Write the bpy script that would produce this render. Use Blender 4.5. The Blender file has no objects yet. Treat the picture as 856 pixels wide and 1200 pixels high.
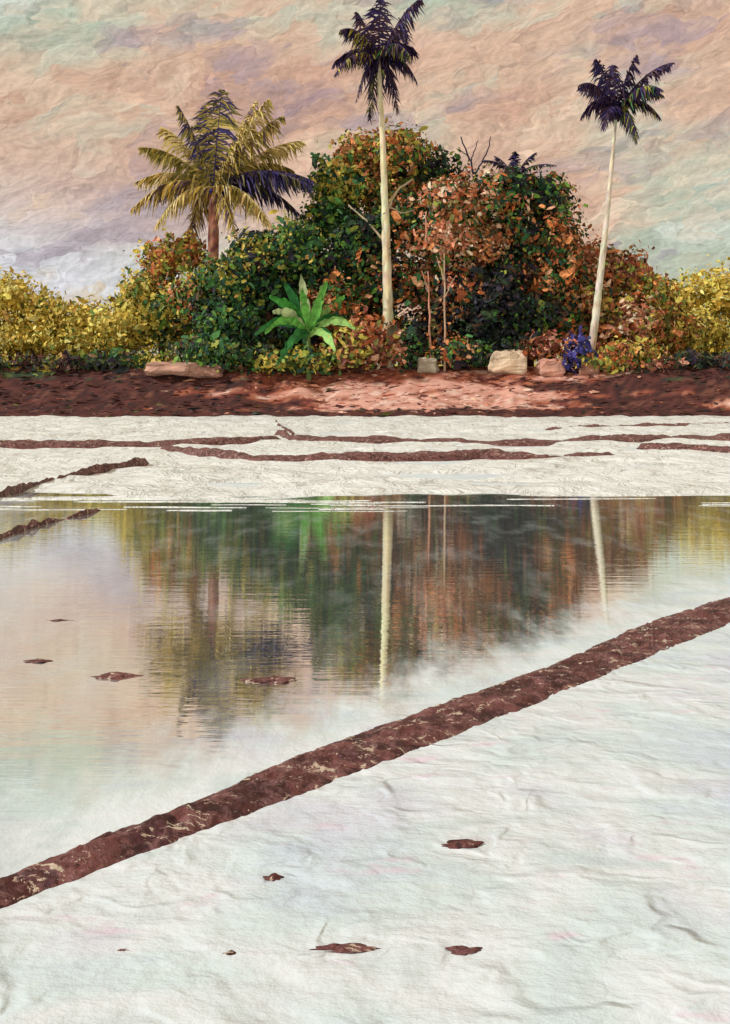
import bpy, math, random
import numpy as np
from mathutils import Vector, noise as mn
random.seed(7); rng=np.random.default_rng(7)
H=1.5; F=1287.0; HY=465.0; CX=428.0
def W(px,py,z=0.0):
    d=(H-z)*F/(py-HY); return Vector(((px-CX)/F*d,d,z))
def P(px,py,d): return Vector(((px-CX)/F*d,d,H+(HY-py)/F*d))
def lin(c):
    return tuple(((v/255)/12.92 if v/255<=0.04045 else (((v/255)+0.055)/1.055)**2.4) for v in c)
sc=bpy.context.scene
sc.view_settings.view_transform='Standard'
sc.view_settings.look='None'; sc.view_settings.exposure=0

# ------------------------------------------------------------ node helper
class NB:
    def __init__(s,nt): s.nt=nt; s.N=nt.nodes; s.L=nt.links; s.N.clear()
    def new(s,t,**kw):
        n=s.N.new(t)
        for k,v in kw.items(): setattr(n,k,v)
        return n
    def put(s,sock,v):
        if isinstance(v,bpy.types.NodeSocket): s.L.new(v,sock)
        elif v is not None:
            if hasattr(sock.default_value,'__len__') and len(sock.default_value)==4 and len(v)==3: v=(*v,1)
            sock.default_value=v
    def m(s,op,a,b=None,c=None,clamp=False):
        n=s.new('ShaderNodeMath',operation=op,use_clamp=clamp); s.put(n.inputs[0],a)
        if b is not None: s.put(n.inputs[1],b)
        if c is not None: s.put(n.inputs[2],c)
        return n.outputs[0]
    def v(s,op,a,b=None):
        n=s.new('ShaderNodeVectorMath',operation=op); s.put(n.inputs[0],a)
        if b is not None:
            if op=='SCALE': s.put(n.inputs[3],b)
            else: s.put(n.inputs[1],b)
        return n.outputs['Value'] if op in('DOT_PRODUCT','LENGTH') else n.outputs[0]
    def noise(s,vec,scale=1,detail=3,rough=.55,dist=0,col=False):
        n=s.new('ShaderNodeTexNoise'); s.put(n.inputs['Vector'],vec); n.inputs['Scale'].default_value=scale
        n.inputs['Detail'].default_value=detail; n.inputs['Roughness'].default_value=rough; n.inputs['Distortion'].default_value=dist
        return n.outputs['Color'] if col else n.outputs[0]
    def vor(s,vec):
        n=s.new('ShaderNodeTexVoronoi'); s.put(n.inputs['Vector'],vec); n.inputs['Scale'].default_value=1
        return n
    def ramp(s,fac,stops,interp='LINEAR'):
        n=s.new('ShaderNodeValToRGB'); cr=n.color_ramp; cr.interpolation=interp
        while len(cr.elements)<len(stops): cr.elements.new(0.5)
        for e,(p,c) in zip(cr.elements,stops):
            e.position=p
            if not hasattr(c,'__len__'): c=(c,c,c)
            e.color=(*c,1)
        s.put(n.inputs[0],fac); return n.outputs[0]
    def mix(s,f,a,b,mode='MIX'):
        n=s.new('ShaderNodeMix',data_type='RGBA',blend_type=mode)
        s.put(n.inputs[0],f); s.put(n.inputs[6],a); s.put(n.inputs[7],b); return n.outputs[2]
    def smooth(s,x,a,b):
        n=s.new('ShaderNodeMapRange',interpolation_type='SMOOTHSTEP'); s.put(n.inputs[0],x)
        n.inputs[1].default_value=a;n.inputs[2].default_value=b; return n.outputs[0]
    def facet(s,vec,distort=1.0,nscale=.7):
        if distort:
            d=s.v('SUBTRACT',s.noise(vec,nscale,2,.5,col=True),(.5,.5,.5)); vec=s.v('ADD',vec,s.v('SCALE',d,distort))
        vo=s.vor(vec)
        h=s.v('DOT_PRODUCT',s.v('SUBTRACT',vec,vo.outputs['Position']),s.v('SUBTRACT',vo.outputs['Color'],(.5,.5,.5)))
        return h,vo.outputs['Position'],vo.outputs['Color']
    def step(s,vec,off,wd=.06,m0=.48,m1=.66):
        """lip of an overlapping smear: soft rise, long run-out, broken up by a mask"""
        n=s.noise(s.v('ADD',vec,off),1,2,.45,.3)
        a=s.smooth(n,.5-wd*.9,.5); c=s.m('SUBTRACT',1,s.smooth(n,.5,.5+wd*2.4))
        return s.m('MULTIPLY',s.m('MULTIPLY',a,c),s.smooth(s.noise(s.v('ADD',vec,(off[1],off[0],3)),.9,1,.5),m0,m1))
    def xyz(s,vec):
        n=s.new('ShaderNodeSeparateXYZ'); s.put(n.inputs[0],vec); return n.outputs

# ------------------------------------------------------------ world / sky
SUN_EL=math.radians(38); SUN_AZ=math.radians(-112)
w=bpy.data.worlds.new("World"); sc.world=w; w.use_nodes=True
b=NB(w.node_tree)
tc=b.new('ShaderNodeTexCoord').outputs['Generated']
rot=b.new('ShaderNodeVectorRotate',rotation_type='Y_AXIS'); b.put(rot.inputs['Vector'],tc); rot.inputs['Angle'].default_value=math.radians(14)
D=rot.outputs[0]
dn=b.v('SUBTRACT',b.noise(b.v('MULTIPLY',D,(11,11,24)),1,3,.6,col=True),(.5,.5,.5))
S1=(15,15,40); S2=(44,44,84)
V1=b.v('ADD',b.v('MULTIPLY',D,S1),b.v('SCALE',dn,3.4)); V2=b.v('ADD',b.v('MULTIPLY',D,S2),b.v('SCALE',dn,5))
o1=b.vor(V1); o2=b.vor(V2)
t1=b.v('DOT_PRODUCT',b.v('SUBTRACT',o1.outputs['Color'],(.5,.5,.5)),(-.7,.1,.7))  # stroke tilt against an assumed upper-left light, used as brightness
t2=b.v('DOT_PRODUCT',b.v('SUBTRACT',o2.outputs['Color'],(.5,.5,.5)),(-.7,.1,.7))
fv=b.v('ADD',b.v('MULTIPLY',D,(36,36,74)),b.v('SCALE',dn,2.5))
def rel2(ox,oz):
    f_=b.v('ADD',fv,(ox,0,oz)); n=b.noise(f_,1,5,.66)
    g_=b.v('ADD',V2,(ox*1.1,0,oz*1.1)); vo=b.vor(g_)
    h=b.v('DOT_PRODUCT',b.v('SUBTRACT',g_,vo.outputs['Position']),b.v('SUBTRACT',vo.outputs['Color'],(.5,.5,.5)))
    return b.m('MULTIPLY_ADD',h,.17,n)
emb=b.m('SUBTRACT',rel2(0,0),rel2(-.07,.13))  # emboss: lit and shaded sides of paint strokes, from a height difference
blend=b.v('ADD',b.v('ADD',b.v('DIVIDE',b.v('SCALE',o1.outputs['Position'],.25),S1),b.v('DIVIDE',b.v('SCALE',o2.outputs['Position'],.4),S2)),b.v('SCALE',D,.35))
n1=b.noise(b.v('ADD',b.v('MULTIPLY',blend,(3.0,2,9.5)),(1.3,4.0,2.2)),1,5,.66,0)
X,Y,Z=b.xyz(tc)[0:3]
def blob(cx,cz,rx,rz):
    a=b.m('POWER',b.m('DIVIDE',b.m('SUBTRACT',X,cx),rx),2); c=b.m('POWER',b.m('DIVIDE',b.m('SUBTRACT',Z,cz),rz),2)
    return b.m('EXPONENT',b.m('MULTIPLY',b.m('ADD',a,c),-1))
f=n1
for cx,cz,rx,rz,amt in [(-.30,.34,.12,.05,-.17),(.20,.30,.09,.06,-.12),(.30,.17,.06,.05,-.12),(-.16,.27,.2,.05,.10),(-.22,.19,.15,.05,.2),(.12,.2,.06,.05,.18),(.28,.26,.1,.03,.08),(.3,.1,.1,.06,-.08)]:
    f=b.m('MULTIPLY_ADD',blob(cx,cz,rx,rz),amt,f)
col=b.ramp(f,[(.26,lin((212,218,204))),(.39,lin((184,192,170))),(.46,lin((208,198,174))),(.52,lin((222,188,160))),(.62,lin((208,166,140))),(.70,lin((178,148,146))),(.84,lin((148,128,144)))])
n2=b.noise(b.v('ADD',b.v('MULTIPLY',blend,(9,6,24)),(7,1,3)),1,3,.6)
wm=b.m('MULTIPLY',blob(-.30,.10,.18,.07),b.smooth(n2,.26,.44))
col=b.mix(wm,col,lin((216,215,220)))
col=b.mix(b.m('MULTIPLY',b.smooth(n2,.53,.68),.65),col,lin((164,148,158)))
col=b.mix(b.m('MULTIPLY',b.smooth(n2,.43,.34),.5),col,lin((232,208,180)))
br=b.m('MULTIPLY_ADD',emb,1.6,b.m('MULTIPLY_ADD',t1,.05,b.m('MULTIPLY_ADD',t2,.17,1.0))); br=b.m('MINIMUM',b.m('MAXIMUM',br,.72),1.28)  # stroke relief shading painted into the sky colour
hs=b.v('SCALE',col,br)
nish=b.new('ShaderNodeTexSky',sky_type='NISHITA'); nish.sun_disc=False
nish.sun_elevation=SUN_EL; nish.sun_rotation=SUN_AZ; 
bg1=b.new('ShaderNodeBackground'); b.put(bg1.inputs[0],nish.outputs[0]); bg1.inputs[1].default_value=.08
bg2=b.new('ShaderNodeBackground'); b.put(bg2.inputs[0],hs); bg2.inputs[1].default_value=1.0
mx=b.new('ShaderNodeMixShader'); mx.inputs[0].default_value=.93; b.L.new(bg1.outputs[0],mx.inputs[1]); b.L.new(bg2.outputs[0],mx.inputs[2])
out=b.new('ShaderNodeOutputWorld'); b.L.new(mx.outputs[0],out.inputs[0])
try: w.cycles.sampling_method='NONE'
except Exception as e: print(e)

sd=bpy.data.lights.new("sun","SUN"); sd.energy=2.6; sd.angle=math.radians(3.0); sd.color=(1,.985,.96)
so=bpy.data.objects.new("sun",sd); sc.collection.objects.link(so)
dv=Vector((math.sin(SUN_AZ)*math.cos(SUN_EL),math.cos(SUN_AZ)*math.cos(SUN_EL),math.sin(SUN_EL)))
so.rotation_euler=dv.to_track_quat('Z','Y').to_euler()

cd=bpy.data.cameras.new("camera"); cam=bpy.data.objects.new("camera",cd); sc.collection.objects.link(cam)
cd.sensor_fit='VERTICAL'; cd.sensor_height=24; cd.lens=F/1200*24; cd.shift_y=-(600-HY)/1200
cam.location=(0,0,H); cam.rotation_euler=(math.radians(90),0,0); cd.clip_end=5000; cd.clip_start=.05
sc.camera=cam

# ------------------------------------------------------------ materials
def new_mat(name):
    m=bpy.data.materials.new(name); m.use_nodes=True; return m,NB(m.node_tree)
def finish(b,col,rough=.6,bump=None,strength=.5,dist=.05,spec=.3):
    p=b.new('ShaderNodeBsdfPrincipled'); b.put(p.inputs['Base Color'],col); b.put(p.inputs['Roughness'],rough)
    p.inputs['Specular IOR Level'].default_value=spec
    if bump is not None:
        bp=b.new('ShaderNodeBump'); b.put(bp.inputs['Height'],bump); bp.inputs['Strength'].default_value=strength; bp.inputs['Distance'].default_value=dist
        b.L.new(bp.outputs[0],p.inputs['Normal'])
    o=b.new('ShaderNodeOutputMaterial'); b.L.new(p.outputs[0],o.inputs[0]); return p
def attr_mat(name,sc1,amp=.35,rough=.6,dist=None,stretch=(1,1,1),det=1):
    m,b=new_mat(name)
    a=b.new('ShaderNodeAttribute'); a.attribute_name='Col'
    g=b.v('MULTIPLY',b.new('ShaderNodeNewGeometry').outputs['Position'],stretch)
    n=b.noise(g,sc1,det,.65)
    k=b.m('MULTIPLY_ADD',b.m('SUBTRACT',n,.5),amp*2,1.0)
    finish(b,b.v('SCALE',a.outputs['Color'],k),rough,n if dist else None,.6,dist or .1); return m
leafM=attr_mat("leaf",5.0,.6); barkM=attr_mat("bark",4.0,.5,.8,.08,(1,1,.3),3); frondM=attr_mat("frond",5,.5)
bankM=attr_mat("earth",1.2,.4,.9,.3,(.6,1,2),4)

mudM,b=new_mat("mud")
g=b.new('ShaderNodeNewGeometry').outputs['Position']
g2=b.v('MULTIPLY',g,(7,9,10))
hh,cp,cc=b.facet(g2,1.8,.8)
c=b.ramp(b.xyz(cc)[0],[(.1,lin((66,28,30))),(.4,lin((92,44,42))),(.7,lin((124,76,72))),(1,lin((74,34,42)))])
n=b.noise(g,13,5,.72,.8)
c=b.mix(b.m('MULTIPLY',b.smooth(n,.46,.62),.6),c,lin((150,108,108)))
n3=b.noise(b.v('ADD',b.v('MULTIPLY',g,(7,11,11)),(5,5,5)),1.5,4,.75,1.0)
c=b.mix(b.smooth(n3,.58,.63),c,lin((216,200,178)))
c=b.mix(b.smooth(n3,.44,.36),c,lin((54,20,24)))
bh=b.m('ADD',hh,b.m('MULTIPLY',n,1.2))
finish(b,c,.5,bh,.8,.03,.4)

def white_cols(b,g):
    cn=b.noise(b.v('MULTIPLY',g,(1.1,1.6,1)),1,3,.6,.5)
    col=b.ramp(cn,[(.25,lin((204,222,240))),(.42,lin((214,234,238))),(.56,lin((228,240,246))),(.66,lin((206,226,230))),(.8,lin((198,218,222)))])
    c2=b.noise(b.v('ADD',g,(9,4,0)),1.3,3,.6)
    return b.mix(b.m('MULTIPLY',b.smooth(c2,.54,.68),.5),col,lin((206,212,236)))
foreM,b=new_mat("milky_water")
g=b.new('ShaderNodeNewGeometry').outputs['Position']
dd_=b.v('ADD',g,b.v('SCALE',b.v('SUBTRACT',b.noise(g,3.5,2,.5,col=True),(.5,.5,.5)),.4))
hn,_,ccn=b.facet(b.v('MULTIPLY',dd_,(2.6,2.8,3)),0)
s1=b.step(b.v('MULTIPLY',dd_,(1.8,2.6,1)),(3,1,0),.10); s2=b.step(b.v('MULTIPLY',dd_,(4.0,4.6,1)),(8,5,0),.10)
nn=b.noise(b.v('MULTIPLY',g,(8,11,3)),1,4,.66)
lump=b.noise(b.v('MULTIPLY',dd_,(3.5,4.5,1)),1,2,.5)
near=b.m('MULTIPLY_ADD',s1,.12,b.m('MULTIPLY_ADD',s2,.06,b.m('MULTIPLY_ADD',nn,.15,b.m('MULTIPLY_ADD',lump,.3,b.m('MULTIPLY',hn,.26)))))
col=white_cols(b,g)
pk=b.m('MULTIPLY',b.smooth(b.noise(b.v('ADD',b.v('MULTIPLY',g,(2.5,5,1)),(2,9,0)),1,3,.6),.60,.70),.6)
col=b.mix(pk,col,lin((226,206,226)))
finish(b,col,.42,near,1.0,.10,.35)

poolM,b=new_mat("pool_water")
g=b.new('ShaderNodeNewGeometry').outputs['Position']; gx,gy,gz=b.xyz(g)[0:3]
hn,_,_=b.facet(b.v('MULTIPLY',g,(2.0,1.8,3)),1.5,.8)
s1=b.step(b.v('MULTIPLY',g,(2.0,2.4,1)),(3,1,0),.10)
nn=b.noise(b.v('MULTIPLY',g,(7,5,3)),1,4,.65)
def sdist(p1,p2):
    dv_=(p2-p1).normalized(); nr=Vector((-dv_.y,dv_.x)); return b.m('SUBTRACT',b.v('DOT_PRODUCT',g,(nr.x,nr.y,0)),nr.dot(p1))
wob=b.m('SUBTRACT',b.noise(b.v('MULTIPLY',g,(4,1.1,1)),1,4,.65),.5)
sdn=b.m('MULTIPLY_ADD',wob,1.5,sdist(Vector((-1.30,3.45)),Vector((3.67,9.5))))
west=b.smooth(b.m('MULTIPLY_ADD',wob,2.2,sdist(Vector((-1.35,4.9)),Vector((-3.6,12.45)))),-.3,1.0)
wf=b.m('SUBTRACT',b.noise(b.v('MULTIPLY',g,(.5,2.5,1)),1,3,.65),.5)
pool=b.m('MULTIPLY',b.smooth(sdn,-.15,.8),b.m('SUBTRACT',1,b.smooth(b.m('MULTIPLY_ADD',wf,4,gy),17.3,17.8)))
pool=b.m('MULTIPLY',pool,b.m('SUBTRACT',1,b.m('MULTIPLY',west,.5)))
streak=b.noise(b.v('ADD',b.v('MULTIPLY',g,(3.2,1.0,1)),(3,8,0)),1,3,.6)
R=b.m('MULTIPLY',pool,b.m('SUBTRACT',.95,b.m('MULTIPLY',b.smooth(streak,.45,.8),.16)),clamp=True)
col=b.mix(west,white_cols(b,g),lin((192,208,214)))  # left side: pale sky reflection put into the water colour as blue-grey
bp=b.new('ShaderNodeBump'); b.put(bp.inputs['Height'],b.m('MULTIPLY_ADD',s1,.09,b.m('MULTIPLY_ADD',hn,.26,b.m('MULTIPLY',nn,.16)))); bp.inputs['Strength'].default_value=.9; bp.inputs['Distance'].default_value=.09
p=b.new('ShaderNodeBsdfPrincipled'); b.put(p.inputs['Base Color'],col); p.inputs['Roughness'].default_value=.5; p.inputs['Specular IOR Level'].default_value=.25
b.L.new(bp.outputs[0],p.inputs['Normal'])
gl=b.new('ShaderNodeBsdfGlossy'); gl.inputs['Roughness'].default_value=.018; gl.inputs['Color'].default_value=(.95,1.0,.98,1)
bp2=b.new('ShaderNodeBump'); b.put(bp2.inputs['Height'],b.noise(b.v('MULTIPLY',g,(1.6,9,1)),1,3,.6)); bp2.inputs['Strength'].default_value=.3; bp2.inputs['Distance'].default_value=.0042
b.L.new(bp2.outputs[0],gl.inputs['Normal'])
ms=b.new('ShaderNodeMixShader'); b.put(ms.inputs[0],R); b.L.new(p.outputs[0],ms.inputs[1]); b.L.new(gl.outputs[0],ms.inputs[2])
o=b.new('ShaderNodeOutputMaterial'); b.L.new(ms.outputs[0],o.inputs[0])

siltM,b=new_mat("white_silt")
g=b.new('ShaderNodeNewGeometry').outputs['Position']
hf,_,ccf=b.facet(b.v('MULTIPLY',g,(.6,.6,3)),2.2,.7); nf=b.noise(b.v('MULTIPLY',g,(1.6,1.2,3)),1,5,.65,.8)
c=b.ramp(nf,[(.30,lin((208,220,218))),(.42,lin((238,246,244))),(.7,lin((234,242,240)))])
finish(b,c,.5,b.m('MULTIPLY_ADD',hf,1.2,b.m('MULTIPLY',nf,.7)),1.0,.4,.3)

# ------------------------------------------------------------ mesh accumulator
class MB:
    def __init__(s): s.v=[];s.f=[];s.c=[];s.n=0
    def add(s,vs,fs,cols):
        o=s.n; s.v.extend(vs); s.f.extend([tuple(i+o for i in f) for f in fs]); s.n+=len(vs)
        if len(cols)==len(vs) and hasattr(cols[0],'__len__'): s.c.extend(cols)
        else: s.c.extend([cols]*len(vs))
    def obj(s,name,mat,smooth=False,parent=None):
        me=bpy.data.meshes.new(name); me.from_pydata([tuple(v) for v in s.v],[],s.f); 
        ca=me.attributes.new('Col','FLOAT_COLOR','POINT')
        arr=np.ones((s.n,4),dtype=np.float32); arr[:,:3]=np.array(s.c,dtype=np.float32); ca.data.foreach_set('color',arr.ravel())
        if smooth: me.polygons.foreach_set('use_smooth',[True]*len(me.polygons))
        me.materials.append(mat); ob=bpy.data.objects.new(name,me); sc.collection.objects.link(ob)
        if parent: ob.parent=parent
        return ob
    def tube(s,pts,rad,col,k=8,jit=.0):
        pts=[Vector(p) for p in pts]; vs=[];fs=[];cs=[]
        for i,p in enumerate(pts):
            t=(pts[min(i+1,len(pts)-1)]-pts[max(i-1,0)]).normalized()
            a=t.cross(Vector((0,1,.01))).normalized(); bb=t.cross(a)
            for j in range(k):
                an=2*math.pi*j/k; r=rad[i]*(1+random.uniform(-jit,jit))
                vs.append(p+a*math.cos(an)*r+bb*math.sin(an)*r)
                cc=col(i/(len(pts)-1),an) if callable(col) else col
                cs.append(cc)
        for i in range(len(pts)-1):
            for j in range(k): fs.append((i*k+j,i*k+(j+1)%k,(i+1)*k+(j+1)%k,(i+1)*k+j))
        fs.append(tuple(range(k))[::-1]); fs.append(tuple((len(pts)-1)*k+j for j in range(k)))
        s.add(vs,fs,cs)
def bez(p0,p1,p2,n): return [p0*(1-t)**2+p1*2*t*(1-t)+p2*t*t for t in [i/(n-1) for i in range(n)]]

PAL={k:[tuple(min(.8,v*1.6) for v in lin(c)) for c in v] for k,v in dict(
 DG=[(38,80,42),(54,98,44),(28,60,50),(88,122,46),(40,72,36),(124,132,54),(26,48,40),(58,98,62),(30,52,32)],
 BK=[(20,20,32),(24,36,28),(18,26,30),(38,54,32),(34,26,44),(66,46,34)],  # near-black leaves; also colours in shaded hollows of the grove
 OR=[(164,94,50),(146,80,48),(184,120,72),(118,78,44),(92,92,48),(176,134,102),(62,60,40),(158,102,62)],
 OL=[(142,136,56),(168,152,66),(104,120,54),(150,118,56),(78,106,50),(184,166,88)],
 PK=[(204,156,130),(180,122,98),(160,96,68),(210,176,152),(134,86,62),(116,112,66)],
 YE=[(190,164,74),(202,180,88),(172,152,70),(146,140,68),(204,184,114),(180,150,66)],
 RU=[(132,78,58),(112,60,50),(150,100,80),(90,48,44),(168,124,106)],
 MR=[(60,34,32),(76,44,40),(50,32,32),(90,58,48)],
 PB=[(182,140,126),(168,124,110),(196,160,148),(150,106,92)],
 BL=[(50,50,112),(66,62,128),(40,46,86)],
 HG=[(46,60,40),(32,44,40),(64,74,42),(84,88,48),(44,34,46),(92,70,46)]).items()}
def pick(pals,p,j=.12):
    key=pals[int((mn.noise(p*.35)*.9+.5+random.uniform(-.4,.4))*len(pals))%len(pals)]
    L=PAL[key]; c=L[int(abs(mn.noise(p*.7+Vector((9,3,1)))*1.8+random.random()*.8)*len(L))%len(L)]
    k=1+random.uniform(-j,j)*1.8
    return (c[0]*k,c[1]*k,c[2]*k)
def daub(mb,p,nrm,s,el,col,up=None):
    nrm=nrm.normalized()
    t=Vector((random.gauss(0,1),random.gauss(0,1),random.gauss(0,1))) if up is None else up
    t=(t-nrm*t.dot(nrm)).normalized(); u=nrm.cross(t)
    vs=[];k=6
    for j in range(k):
        a=2*math.pi*j/k+random.uniform(-.25,.25); r=s*random.uniform(.6,1.2)
        q=p+t*math.cos(a)*r*el+u*math.sin(a)*r
        q=q-nrm*(abs(math.cos(a))**2*s*.25*el)
        vs.append(q)
    mb.add(vs,[tuple(range(k))],col)
def clump(mb,c,rx,rz,pals,n,smin=.06,smax=.20,ry=None):
    ry=ry or rx
    for _ in range(n):
        d=Vector((random.gauss(0,1),random.gauss(0,1),random.gauss(0,1))).normalized()
        r=random.random()**.42
        if random.random()<.12: r*=random.uniform(1.0,1.35)
        r*=1+.8*mn.noise(Vector((d.x*2.1,d.y*2.1,d.z*2.1))+c)
        p=c+Vector((d.x*rx*r,d.y*ry*r,d.z*rz*r))
        nn=d+Vector((random.gauss(0,.6),random.gauss(0,.6)-.3,random.gauss(0,.6)))
        s=smin+(smax-smin)*random.random()**1.6
        if random.random()<.08: s*=1.7
        daub(mb,p,nn,s,random.uniform(1.2,2.6),pick(pals,p))
DENS=450
def tree(name,base,d,clumps,trunk_r=.35,dens=1.0,barkc=(110,78,62)):
    root=bpy.data.objects.new(name,None); sc.collection.objects.link(root)
    lf=MB(); bk=MB(); bc=lin(barkc)
    b0=P(base[0],base[1],d); b0.z=terr(b0.x,b0.y)-.3
    cs=[]
    for cl_ in clumps:
        px,py,rx,ry,pals=cl_[:5]; off=cl_[5] if len(cl_)>5 else random.uniform(-1.4,1.6)
        dd=d+off; c=P(px,py,dd); s=dd/F; cs.append((c,rx*s*1.1,ry*s*1.1,pals))
    top=sum((c[0] for c in cs),Vector())/len(cs)
    mid=Vector((b0.x*.6+top.x*.4,b0.y,(b0.z+top.z)*.5))
    bk.tube(bez(b0,Vector((b0.x,b0.y,mid.z)),top,9),[trunk_r*(1-.07*i) for i in range(9)],lambda t,a:tuple(v*(.75+.5*random.random()) for v in bc),8,.12)
    for c,rx,rz,pals in cs:
        st=mid.lerp(top,random.uniform(0,.8)); m2=(st+c)/2+Vector((0,0,.5))
        bk.tube(bez(st,m2,c,6),[trunk_r*.45*(1-.15*i) for i in range(6)],bc,6,.1)
        for k in range(3):
            e=c+Vector((random.uniform(-1,1)*rx,random.uniform(-1,1)*rx,random.uniform(-.3,1)*rz))
            bk.tube([c,(c+e)/2+Vector((0,0,.15)),e],[trunk_r*.12,trunk_r*.09,trunk_r*.04],bc,5)
        n=int(DENS*rx*rz*dens); clump(lf,c,rx,rz,pals,max(n,60))
    lf.obj("crown",leafM,parent=root); bk.obj("trunk",barkM,True,root); return root

# ------------------------------------------------------------ terrain
def sm(a,b_,x):
    t=max(0,min(1,(x-a)/(b_-a))); return t*t*(3-2*t)
def shore(x): return 77+1.0*mn.noise(Vector((x*.06,3,0)))+.35*mn.noise(Vector((x*.5,3,0)))
def terr(x,y):
    s=y-shore(x)
    z=-.35+ .75*sm(-.6,.8,s)+ 3.3*sm(.4,6.0,s)+1.4*sm(8,50,s)
    if s>0: z+=.25*mn.fractal(Vector((x*.25,y*.25,0)),1,2,4)*min(1,s/2)
    return z
def bankpal(x,y,j=0):
    s=y-shore(x)+j; k=mn.fractal(Vector((x*.13,y*1.1,0)),1,2,4)
    core=math.exp(-((x-4)/11)**2)+.8*math.exp(-((x-29)/5)**2)*(s<2.2)  # pink stretch of bank, its sunlight put into the palette choice
    if s<1.1+.5*k: return 'MR'  # dark maroon at the water's edge carries the shadow line as colour
    if s<3.7+k: return 'PB' if core+k*.6>.62 else ('RU' if core+k*.6>.35 else 'MR')
    rc=math.exp(-((x-2)/17)**4)
    if rc+k*.7>.6: return 'RU' if k<.3 else 'PB'
    return 'MR' if k<.25 else 'HG'
ys=[-60,-30,-10,0,20,40,60,70]+[75+.25*i for i in range(110)]+[104,110,120,140,180,260,400,700,1200,2500]
xs=[-2500,-1200,-600,-300,-180,-120,-90,-70,-60]+[-50+.4*i for i in range(251)]+[60,70,90,120,180,300,600,1200,2500]
mb=MB(); vs=[];fs=[];cs=[]
for y in ys:
    for x in xs:
        vs.append(Vector((x,y,terr(x,y) if abs(x)<200 and y<300 else (4.6 if y>90 else -.35)))); s=y-shore(x)
        L=PAL[bankpal(x,y) if s<20 else 'OL']; k=mn.noise(Vector((x*.4,y*1.4,0)))
        cs.append(L[int(abs(k)*8)%len(L)])
nx=len(xs)
for i in range(len(ys)-1):
    for j in range(nx-1): fs.append((i*nx+j,i*nx+j+1,(i+1)*nx+j+1,(i+1)*nx+j))
mb.add(vs,fs,cs); mb.obj("ground",bankM,True)

a_=Vector((-1.10,3.31)); e_=Vector((2.58,7.75)); sl=(e_.y-a_.y)/(e_.x-a_.x)
xl=-12.0; yl=a_.y+(xl-a_.x)*sl; xr=9.0; yr=a_.y+(xr-a_.x)*sl
me=bpy.data.meshes.new("water")
me.from_pydata([(xl,yl,0),(xr,yr,0),(300,yr,0),(300,78.3,0),(-300,78.3,0),(-300,yl,0),(-300,-25,0),(300,-25,0)],[],[(5,0,1,2,3,4),(6,7,2,1,0,5)])
me.materials.append(poolM); me.materials.append(foreM); me.polygons[1].material_index=1
wo=bpy.data.objects.new("water",me); sc.collection.objects.link(wo)

mb=MB(); vs=[];fs=[];NY=400;NX=360
for i in range(NY):
    t=i/(NY-1); y=1/( (1/14.0)*(1-t)+(1/80)*t )
    for j in range(NX):
        x=(-1+2*j/(NX-1)); x=math.copysign(abs(x)**1.25,x)*(12+y*.62)
        big=mn.fractal(Vector((x*.35,y*.45,1)),1,2,5); st=mn.noise(Vector((x*.10,y*2.2,7)))+.7*mn.noise(Vector((x*.25,y*5,2)))
        rid=1-abs(mn.noise(Vector((x*.4,y*.5,4))))*2.5
        yy=y+1.0*mn.noise(Vector((x*.2,0,2)))+.4*mn.noise(Vector((x*1.3,0,2)))
        edge=sm(16.6,17.4,yy)
        z=-.013+.040*edge+(.002+.10*edge*min(1.6,y/28))*big+(.046-.02*edge)*st+.06*max(0,rid)*edge*(y/40)
        if yy<16.8: z-=.014*(16.8-yy)
        vs.append(Vector((x,y,z)))
for i in range(NY-1):
    for j in range(NX-1): fs.append((i*NX+j,i*NX+j+1,(i+1)*NX+j+1,(i+1)*NX+j))
mb.add(vs,fs,(.8,.8,.78))
# thin silt bars lying in the water off the edge of the flat
for _ in range(26):
    y0=random.uniform(14.3,16.6); x0=random.uniform(-8,8); L=random.uniform(.8,3.2)*(1 if y0<15.6 else 1.6); wd=random.uniform(.03,.10); h=random.uniform(.004,.010)
    n=40; vs=[];fs=[]; sdv=random.random()*50
    for i in range(n):
        t=i/(n-1); xx=x0+(t-.5)*L; yc=y0+.12*mn.noise(Vector((xx*.8,sdv,0))); ww=wd*max(.02,math.sin(math.pi*t)**.5*(1+.8*mn.noise(Vector((xx*3,sdv,3)))))
        for j in range(5):
            u=j/4-.5; vs.append(Vector((xx,yc+u*2*ww,-.003+(h+.003)*math.cos(u*math.pi)*(1+.5*mn.noise(Vector((xx*5,u*3,sdv)))))))
    for i in range(n-1):
        for j in range(4): fs.append((i*5+j,(i+1)*5+j,(i+1)*5+j+1,i*5+j+1))
    mb.add(vs,fs,(.8,.8,.78))
mb.obj("silt_flat",siltM,True)

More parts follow.
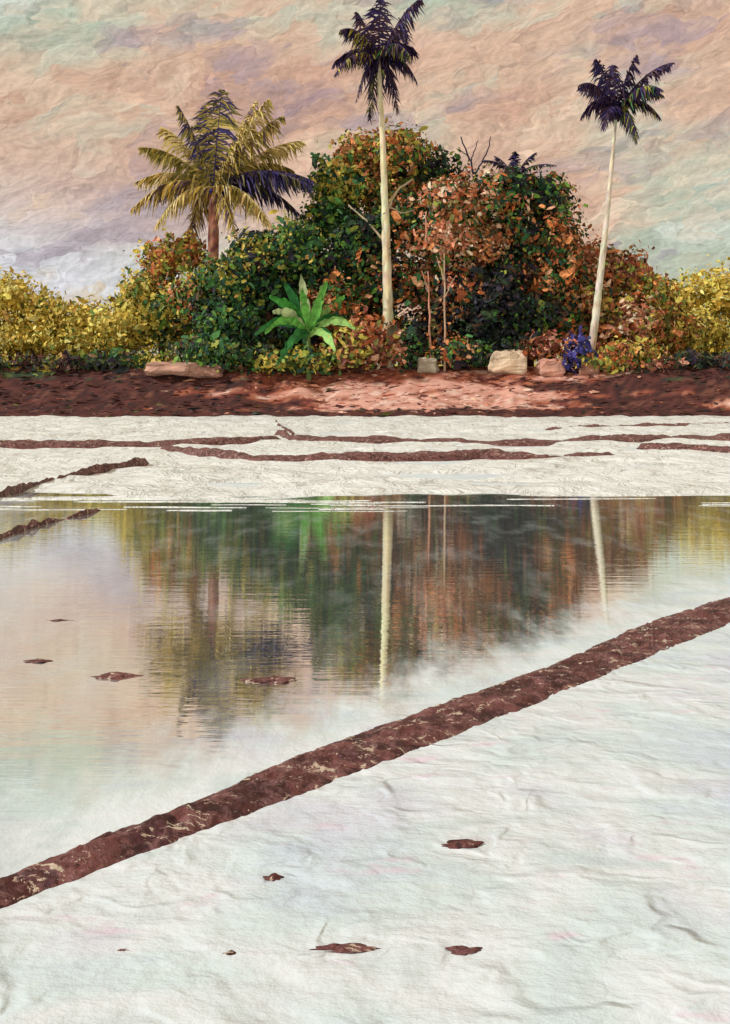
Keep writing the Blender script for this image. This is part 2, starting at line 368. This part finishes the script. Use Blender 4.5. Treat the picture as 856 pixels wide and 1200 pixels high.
# ------------------------------------------------------------ bunds
def resample(pts,n):
    L=[0]
    for a,c in zip(pts[:-1],pts[1:]): L.append(L[-1]+(c-a).length)
    o=[]
    for i in range(n):
        s=L[-1]*i/(n-1); k=0
        while k<len(pts)-2 and L[k+1]<s: k+=1
        t=(s-L[k])/max(L[k+1]-L[k],1e-6); o.append(pts[k].lerp(pts[k+1],t))
    return o
def bund(front,back,h,n=260,m=18,rough=.02,seed=0,freq=3.0,name="mud_bund",gap=0):
    Fp=resample([W(*p) for p in front],n); Bp=resample([W(*p) for p in back],n)
    vs=[];fs=[]
    for i in range(n):
        a,c=Fp[i],Bp[i]; e=(c-a)
        wn=mn.fractal(a*freq+Vector((seed,0,0)),1,2,5)*rough*1.6; wn2=mn.fractal(c*freq+Vector((seed,5,0)),1,2,5)*rough*1.6
        en=e.normalized(); a=a-en*wn; c=c+en*wn2
        gp=max(-.25,mn.noise(a*.2+Vector((seed*2,0,0)))*gap*1.3+mn.noise(a*.9+Vector((seed*2,0,0)))*gap*.8)
        for j in range(m):
            t=j/(m-1); p=a.lerp(c,t); prof=(math.sin(math.pi*t))**.6
            tp=min(1,i/6,(n-1-i)/6)
            z=h*prof*(.85+.3*mn.noise(p*freq*.6)-gp)*(.3+.7*tp)+rough*1.1*mn.fractal(p*freq*2.5+Vector((seed,0,9)),1,2,5)*prof
            vs.append(Vector((p.x,p.y,z-.015)))
    for i in range(n-1):
        for j in range(m-1): fs.append((i*m+j,(i+1)*m+j,(i+1)*m+j+1,i*m+j+1))
    mb=MB(); mb.add(vs,fs,(.1,.05,.05)); return mb.obj(name,mudM,True)
bund([(-260,1175),(0,1067),(130,1017),(270,965),(420,908),(600,838),(740,781),(856,733),(1100,646)],
     [(-260,1130),(0,1028),(100,987),(200,950),(350,883),(500,828),(640,780),(760,727),(856,697),(1100,619)],.05,1100,24,.014,0,7)
def fbund(line,wd,h,seed,gap=.5):
    fr=[];bk=[]
    for (x,y) in line:
        p=W(x,y); 
        def back(q): return (CX+F*q.x/q.y, HY+H*F/q.y)
        fr.append(back(p-Vector((0,wd/2,0)))); bk.append(back(p+Vector((0,wd/2,0))))
    bund(fr,bk,h,340,10,.05,seed,.9,gap=gap)
fbund([(-500,527),(0,526),(120,525),(240,523),(335,520)],1.3,.22,1,.6)
fbund([(322,512),(350,518),(420,519),(500,520),(600,522),(700,521),(800,517),(1000,514),(1300,512)],1.6,.27,2,.4)
fbund([(190,528),(240,535),(300,540),(400,541),(480,540),(560,538),(640,539),(720,535)],1.0,.2,3,.6)
fbund([(640,504),(740,501),(856,498)],2,.2,8)
fbund([(322,494),(330,503),(345,511)],2.0,.2,9,0)
fbund([(-300,650),(-100,605),(0,584),(60,568),(110,557),(175,547)],.6,.19,4,.2)
fbund([(-260,715),(-60,652),(0,632),(50,615),(115,599)],.4,.085,5,.2)
fbund([(750,527),(856,530),(1000,533)],1.0,.2,6)

def clod(px,py,wpx,hpx,seed,z=0):
    p=W(px,py); s=p.y/F; rx=wpx*s/2; rz=hpx*s*.5; ry=hpx*.5*p.y*p.y/1930
    vs=[];fs=[];K=26;M=9
    for i in range(M):
        ph=math.pi/2*i/(M-1)
        for j in range(K):
            a=2*math.pi*j/K; q=Vector((math.cos(a)*math.cos(ph),math.sin(a)*math.cos(ph),math.sin(ph)))
            r=1+.55*mn.fractal(q*1.6+Vector((seed*3.1,0,0)),1,2,4)
            tp=1-.5*abs(q.x)
            vs.append(Vector((p.x+q.x*rx*r*1.1,p.y+q.y*ry*r*tp,q.z*rz*r*tp-.004)))
    for i in range(M-1):
        for j in range(K): fs.append((i*K+j,i*K+(j+1)%K,(i+1)*K+(j+1)%K,(i+1)*K+j))
    mb=MB(); mb.add(vs,fs,(.1,.05,.05)); mb.obj("mud_clod",mudM,True)
for i,a in enumerate([(546,990,46,12),(320,1029,26,9),(405,1112,86,12),(545,1114,48,12),(270,1117,22,6),(145,1114,32,5),
   (136,793,52,9),(318,798,58,9),(45,775,30,6),(70,727,34,3)]): clod(*a,i)

# ------------------------------------------------------------ trees
T="broadleaf_tree"
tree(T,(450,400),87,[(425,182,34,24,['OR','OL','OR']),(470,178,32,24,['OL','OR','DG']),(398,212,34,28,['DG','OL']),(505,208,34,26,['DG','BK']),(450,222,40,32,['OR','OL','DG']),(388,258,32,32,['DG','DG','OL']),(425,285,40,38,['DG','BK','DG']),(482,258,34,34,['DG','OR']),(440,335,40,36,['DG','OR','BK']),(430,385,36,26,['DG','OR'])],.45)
tree(T,(545,400),85.5,[(530,238,34,28,['OR','PK','DG']),(572,236,34,26,['OR','DG','PK']),(520,282,36,34,['PK','OR','DG']),(562,286,34,30,['OR','PK','OR']),(500,330,32,34,['PK','OR','DG']),(540,345,34,34,['OR','BK','PK']),(515,385,28,26,['OR','BK','BK'])],.4)  # near-black in the lower clumps paints shade of the hollow
tree(T,(620,400),87,[(598,222,34,22,['DG','BK']),(638,232,32,26,['DG','BK','OR']),(622,272,42,34,['DG','BK','OR']),(658,284,26,30,['OR','DG']),(588,312,36,34,['BK','DG','OR']),(578,345,34,30,['BK','BK','DG'],-3.0),(640,330,38,34,['OR','DG','OR']),(612,372,38,30,['BK','DG','BK'],-2.0),(566,378,30,30,['BK','BK','DG'],-3.2),(650,375,30,34,['OR','DG','BK']),(590,402,34,20,['BK','DG'],-2.5)],.45)  # near-black clumps set forward paint the hollow's shade as leaf colour
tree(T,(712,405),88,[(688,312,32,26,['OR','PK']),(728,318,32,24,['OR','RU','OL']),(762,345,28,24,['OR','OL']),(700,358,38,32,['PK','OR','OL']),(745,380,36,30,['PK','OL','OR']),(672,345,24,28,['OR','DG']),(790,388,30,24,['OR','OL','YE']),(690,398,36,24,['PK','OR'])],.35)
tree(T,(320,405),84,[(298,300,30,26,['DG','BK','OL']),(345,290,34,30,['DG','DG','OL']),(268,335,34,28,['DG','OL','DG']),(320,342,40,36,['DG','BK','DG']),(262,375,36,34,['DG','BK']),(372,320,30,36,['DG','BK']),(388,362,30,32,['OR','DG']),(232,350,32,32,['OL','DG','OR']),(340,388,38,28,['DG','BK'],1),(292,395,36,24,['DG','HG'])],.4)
tree(T,(190,405),88,[(196,306,28,22,['OL','OR']),(170,345,32,28,['OL','YE']),(218,296,22,20,['OR','OL']),(146,382,36,26,['YE','OL']),(200,368,34,32,['OL','DG'])],.3)
def shrub(d,cl,name="shrub",dens=1.0):
    lf=MB(); 
    for (px,py,rx,ry,pals) in cl:
        c=P(px,py,d+random.uniform(-.5,.5)); s=d/F; clump(lf,c,rx*s*1.1,ry*s*1.1,pals,int(max(60,DENS*rx*ry*s*s*dens)))
        g0=Vector((c.x,c.y,terr(c.x,c.y)-.2))
        for k in range(4):
            e=c+Vector((random.uniform(-.7,.7)*rx*s,random.uniform(-.5,.5)*rx*s,random.uniform(0,.6)*ry*s)); lf.tube([g0,(g0+e)/2+Vector((random.uniform(-.2,.2),0,0)),e],[.05,.04,.02],lin((70,50,40)),5)
    return lf.obj(name,leafM)
shrub(82,[(425,394,34,24,['OR','RU','OL']),(450,406,30,22,['OR','PK','RU']),(405,416,30,18,['RU','OL'])])
shrub(82.2,[(482,406,16,28,['BK','DG'])])
shrub(82.5,[(675,412,16,20,['BL','PK','OR']),(705,425,30,14,['OL','OR'])])
shrub(82,[(290,418,42,18,['DG','HG']),(240,412,36,18,['DG','HG']),(330,424,30,14,['OL','DG']),(365,424,30,14,['DG','OL'])])
shrub(82.8,[(530,414,30,18,['OR','BK','DG']),(562,418,24,14,['BK','DG']),(635,404,26,16,['OR','RU']),(740,414,34,16,['OR','OL'])])
shrub(98,[(10,352,34,30,['YE']),(48,368,34,26,['YE','YE','OL']),(98,378,34,24,['YE','OL']),(20,400,48,24,['YE','OL']),(92,404,48,20,['YE','OL']),(-45,355,42,34,['YE']),(-120,370,50,34,['YE','OL']),(-200,380,50,34,['OL','YE'])],"yellow_bush",.75)
shrub(98,[(800,352,28,26,['YE','OL']),(842,345,34,30,['YE']),(820,386,40,26,['YE','OL']),(770,398,34,18,['OL','YE']),(890,360,44,36,['YE']),(970,370,50,36,['YE','OL']),(1050,385,50,34,['OL'])],"yellow_bush",.75)
shrub(83.5,[(x,428+random.uniform(-5,4),26,11,random.choice([['HG','BK'],['HG','MR'],['DG','HG','BK'],['OL','HG']])) for x in list(range(-420,200,24))],"hedge")
shrub(83.5,[(x,429+random.uniform(-5,4),26,12,random.choice([['HG','BK'],['HG','RU'],['HG','MR']])) for x in list(range(740,1280,24))],"hedge")
shrub(130,[(x,402+random.uniform(-14,8),44,26,random.choice([['OL','YE'],['OL','DG'],['YE']])) for x in list(range(-900,1800,48))],"distant_tree_line",.35)
mb=MB()
for _ in range(9000):
    x=random.uniform(-60,60); s=random.random()**.9*9; y=shore(x)+s; z=terr(x,y)
    p=Vector((x,y,z+.03)); key=bankpal(x,y,random.gauss(0,.5)); pal=[key]  # daubs repeat the bank's painted sunlit pink and waterline shadow
    if random.random()<.22: pal=[random.choice({'PB':['RU','PK','MR'],'RU':['MR','PB','MR','HG'],'MR':['HG','RU','MR','BK'],'HG':['MR','OL']}[key])]
    nn=Vector((random.gauss(0,.2),-.6+random.gauss(0,.3),.9+random.gauss(0,.2)))
    daub(mb,p,nn,random.uniform(.05,.19),random.uniform(2.5,7),pick(pal,p,.1),Vector((1,random.uniform(-.2,.2),random.uniform(-.12,.12))))
mb.obj("bank_grass",leafM)

def bare(name,paths,d,col,r):
    m=MB()
    for pts,rr in paths:
        q=[P(x,y,d+(i*.15)) for i,(x,y) in enumerate(pts)]
        if rr>=1: q[0].z=min(q[0].z,terr(q[0].x,q[0].y)-.2)
        q=resample(q,10)
        q=[v+Vector((random.uniform(-.06,.06),0,0)) for v in q]
        m.tube(q,[r*rr*(1-.06*i) for i in range(10)],lambda t,a:tuple(c*random.uniform(.8,1.1) for c in lin(col)),7,.15)
    return m.obj(name,barkM,True)
bare("bare_tree",[([(455,400),(454,300),(451,245)],1),([(452,250),(466,222),(484,210)],.55),([(452,285),(430,258),(408,240)],.4),([(451,245),(446,215)],.4),([(452,240),(472,250),(486,246)],.3)],83.4,(205,186,160),.26)
bare("bare_tree",[([(522,410),(521,340),(520,288)],1),([(521,330),(512,300)],.5),([(521,350),(534,322)],.4)],81.8,(196,170,140),.10)
bare("bare_tree",[([(506,410),(503,350),(501,318)],1),([(503,340),(494,318)],.5),([(500,285),(499,250)],.9)],81.8,(206,150,124),.10)
bare("bare_tree",[([(560,230),(552,190),(540,160)],.7),([(552,190),(560,165)],.4),([(556,205),(572,178),(575,160)],.5),([(549,182),(534,174)],.3),([(560,400),(560,300),(560,225)],1.1)],91,(60,50,80),.16)

# ------------------------------------------------------------ palms
def frond(mb,c,end,lift,cols,ll,lw,n=22,droop=.8,rcol=None):
    ctrl=(c+end)/2+Vector((0,0,lift)); cv=bez(c,ctrl,end,n)
    mb.tube(cv,[.06*(1-.8*i/(n-1)) for i in range(n)],rcol or cols[0],5)
    for i in range(2,n):
        t=i/(n-1); tg=(cv[i]-cv[i-1]).normalized(); side=tg.cross(Vector((0,0,1)))
        if side.length<.2: side=Vector((1,0,0))
        side.normalize(); L=ll*(math.sin(math.pi*min(.97,(.12+.85*t)))**.6)
        for sg in (-1,1):
            for rep in range(3):
                o=cv[i].lerp(cv[i-1],rep*.33)
                dr=(side*sg*random.uniform(.4,1.0)+tg*random.uniform(.3,.9)+Vector((random.gauss(0,.12),0,-droop*random.uniform(.4,1.4)))).normalized()
                l=L*random.uniform(.6,1.2); m1=o+dr*l*.5+Vector((0,0,.06*l)); e=o+dr*l+Vector((0,0,-.28*l*droop))
                wv=tg*lw*random.uniform(.5,1.3)
                col=random.choice(cols); k=random.uniform(.75,1.3); col=tuple(v*k for v in col)
                mb.add([o-wv*.4,o+wv*.4,m1+wv*.55,e,m1-wv*.55],[(0,1,2,3,4)],col)
def palm(name,base,crown,d,tr,trunk_cols,fronds,ll,lw,droop,fn=22,bend=0,tip=.65):
    root=bpy.data.objects.new(name,None); sc.collection.objects.link(root)
    c=P(*crown,d); b0=P(*base,d); 
    sl=(c-b0); 
    if b0.z>terr(b0.x,b0.y): b0=b0-sl*((b0.z-terr(b0.x,b0.y)+.3)/max(sl.z,1))
    mid=(c+b0)/2+Vector((bend,0,0)); n=40; path=bez(b0,mid,c,n)
    tk=MB(); tk.tube(path,[tr*(1.25-tip*(i/(n-1)))*(1+.06*(i%2)) for i in range(n)],
        lambda t,a:tuple(v*random.uniform(.85,1.1) for v in random.choice(trunk_cols)),10,.1)
    tk.obj("trunk",barkM,True,root)
    fm=MB()
    for (ex,ey,dy,lift,cols) in fronds:
        e=P(ex,ey,d)+Vector((0,dy,0)); frond(fm,c+Vector((random.uniform(-.1,.1),0,random.uniform(-.1,.2))),e,lift,cols,ll*random.uniform(.85,1.15),lw,fn,droop)
    for k in range(7):
        a=k*.9; q=c+Vector((math.cos(a)*tr*1.6,math.sin(a)*tr*1.6,-.25)); fm.tube([q+Vector((0,0,.2)),q,q-Vector((0,0,.25))],[.08,.17,.06],fronds[0][4][0],6)
    fm.obj("fronds",frondM,parent=root); return root
c_=lambda *a:[tuple(min(.85,v*1.2) for v in lin(x)) for x in a]
YO=c_((164,146,66),(140,130,58),(108,104,56),(186,168,98)); PU=c_((52,44,100),(70,58,88),(44,38,78),(96,92,58)); YP=c_((190,168,84),(160,140,78),(100,80,92),(206,182,120)); YL=c_((196,178,108),(176,154,84),(208,188,140),(140,130,64))
palm("coconut_palm",(250,330),(251,222),85.4,.42,c_((206,146,122),(190,120,96),(130,80,80),(214,160,140)),[
 (212,128,-1,1.0,PU+YO),(236,116,2,.8,PU+YO),(262,110,-1,.6,PU+YO),(298,114,1,.9,YP),(332,140,-1,1.5,YO+YP),(352,158,2,1.6,YL),(370,216,-1,2.2,PU),(352,250,1,2.8,PU),
 (168,176,-1,1.7,YO),(154,208,2,2.1,YL),(158,248,-1,2.8,YP),(188,270,-2,2.4,YL),(322,272,-3,2.4,YL),(215,278,2,2.0,YP),(176,226,3,2.4,PU),(280,280,-2,2.0,YP),(340,190,3,2.4,YO),(366,226,-2.5,2.6,PU),(186,142,2,1.4,YL),(318,124,-2,1.2,YL)],2.05,.17,.8,26,0,.4)
DP=c_((52,36,70),(40,28,58),(70,46,58),(48,38,90)); DY=DP+c_((170,160,60),(120,116,60)); DG2=DP+c_((60,110,60),(150,150,70))
palm("areca_palm",(454,376),(444,72),83.0,.34,c_((226,218,186),(214,202,168),(196,182,150)),[
 (400,40,-1,1.7,DY),(390,72,1,2.1,DP),(418,122,-1,2.2,DP),(394,96,-2,2.3,DY),(420,10,1,.7,DP),(446,4,-1,.4,DP),(492,4,-1,1.5,DP),(490,60,1,2.2,DP),(488,100,-1,2.4,DP),(468,124,2,2.2,DP),(434,128,3,1.9,DG2),(474,24,2,1.2,DP),(404,58,3,1.9,DY),(480,82,-3,2.2,DG2)],1.45,.16,.95,20,.25,.85)
palm("areca_palm",(700,340),(722,134),84,.26,c_((224,216,196),(210,200,176),(190,176,160)),[
 (676,104,-1,1.9,DP),(684,134,1,2.3,DP),(696,74,-1,1.1,DP),(722,72,1,.6,DP),(742,70,-1,.8,DP),(784,78,-1,1.6,DP),(782,108,1,2.0,DY),(770,142,-1,2.3,DG2),(754,160,2,2.2,DG2),(700,160,-2,2.1,DP),(740,168,-2,1.8,DG2),(688,90,3,1.8,DP),(764,118,-3,2.0,DG2)],1.2,.15,.95,20,.3,.8)
palm("small_palm",(604,400),(604,208),91,.2,c_((90,80,70)),[
 (566,188,0,.8,PU),(582,180,1,.6,PU),(604,178,0,.3,PU),(626,182,-1,.6,PU),(652,194,0,.9,PU),(644,214,1,1.0,PU),(574,212,-1,1.0,PU)],.7,.12,.6,14)

m=MB(); DB=81.4; c0=P(362,395,DB-.3); c0.z=terr(c0.x,c0.y); G=c_((60,140,52),(100,170,72),(36,108,50),(140,184,100),(184,200,150),(50,120,60))
top=P(362,392,DB)
m.tube([c0-Vector((0,0,.2)),(c0+top)/2,top],[.22,.18,.12],lin((110,130,76)),8)
for q_ in range(2):
  for (ex,ey,dy,lf_) in [(316,346,0,1.2),(334,330,-.5,.7),(354,322,-1,.4),(382,328,-.5,.5),(404,346,0,1.1),(408,380,-1,1.8),(312,390,-1,2.2),(322,366,-1.5,1.5),(392,404,-1,1.7),(338,410,-1.5,1.6)]:
    if q_: ex+=random.uniform(-12,12); ey+=random.uniform(2,26); dy=-abs(dy)-random.uniform(0,1)
    e=P(ex,ey,DB)+Vector((0,dy,0)); cv=bez(top,(top+e)/2+Vector((0,0,lf_)),e,14); vs=[];fs=[];cs=[]
    col=random.choice(G)
    for i,q in enumerate(cv):
        t=i/13; tg=(cv[min(i+1,13)]-cv[max(i-1,0)]).normalized(); sd_=tg.cross(Vector((0,1,.3))).normalized(); wd=.34*math.sin(math.pi*min(.98,.06+.92*t))**.6*random.uniform(.5,1.2)
        vs+= [q-sd_*wd+Vector((0,-.05,-.16)),q,q+sd_*wd+Vector((0,-.05,-.16))]
        k=random.uniform(.6,1.2); cs+=[tuple(v*k for v in col)]*3
    for i in range(13):
        for j in range(2): fs.append((i*3+j,i*3+j+1,(i+1)*3+j+1,(i+1)*3+j))
    m.add(vs,fs,cs)
m.obj("banana_plant",frondM)

def boulder(px,wpx,hpx,d,colr,seed):
    p=P(px,420,d); s=d/F; vs=[];fs=[];cs=[];K=36;M=24
    ht=hpx*s*.5; p.z=terr(p.x,d)+ht*.6
    for i in range(M):
        ph=math.pi*(i/(M-1)-.5)
        for j in range(K):
            a=2*math.pi*j/K; q=Vector((math.cos(a)*math.cos(ph),math.sin(a)*math.cos(ph),math.sin(ph)))
            q=Vector([math.copysign(abs(v)**.45,v) for v in q]); r=1+.28*mn.fractal(q*1.1+Vector((seed*1.7,0,0)),1,2,5)
            vs.append(Vector((p.x+q.x*wpx*s*.5*r,d+q.y*wpx*s*.35*r,p.z+q.z*ht*r))); cs.append(tuple(v*(1+.5*mn.noise(q*1.5+Vector((seed,2,0)))) for v in lin(colr)))
    for i in range(M-1):
        for j in range(K): fs.append((i*K+j,i*K+(j+1)%K,(i+1)*K+(j+1)%K,(i+1)*K+j))
    m=MB(); m.add(vs,fs,cs); m.obj("boulder",bankM,False)
boulder(596,42,26,82,(232,208,180),11); boulder(502,24,18,82,(186,176,156),4); boulder(645,32,20,82,(204,154,136),7)
boulder(205,60,16,81.6,(204,162,144),2); boulder(244,34,14,81.4,(190,146,130),3); boulder(690,22,14,82,(196,146,128),5)
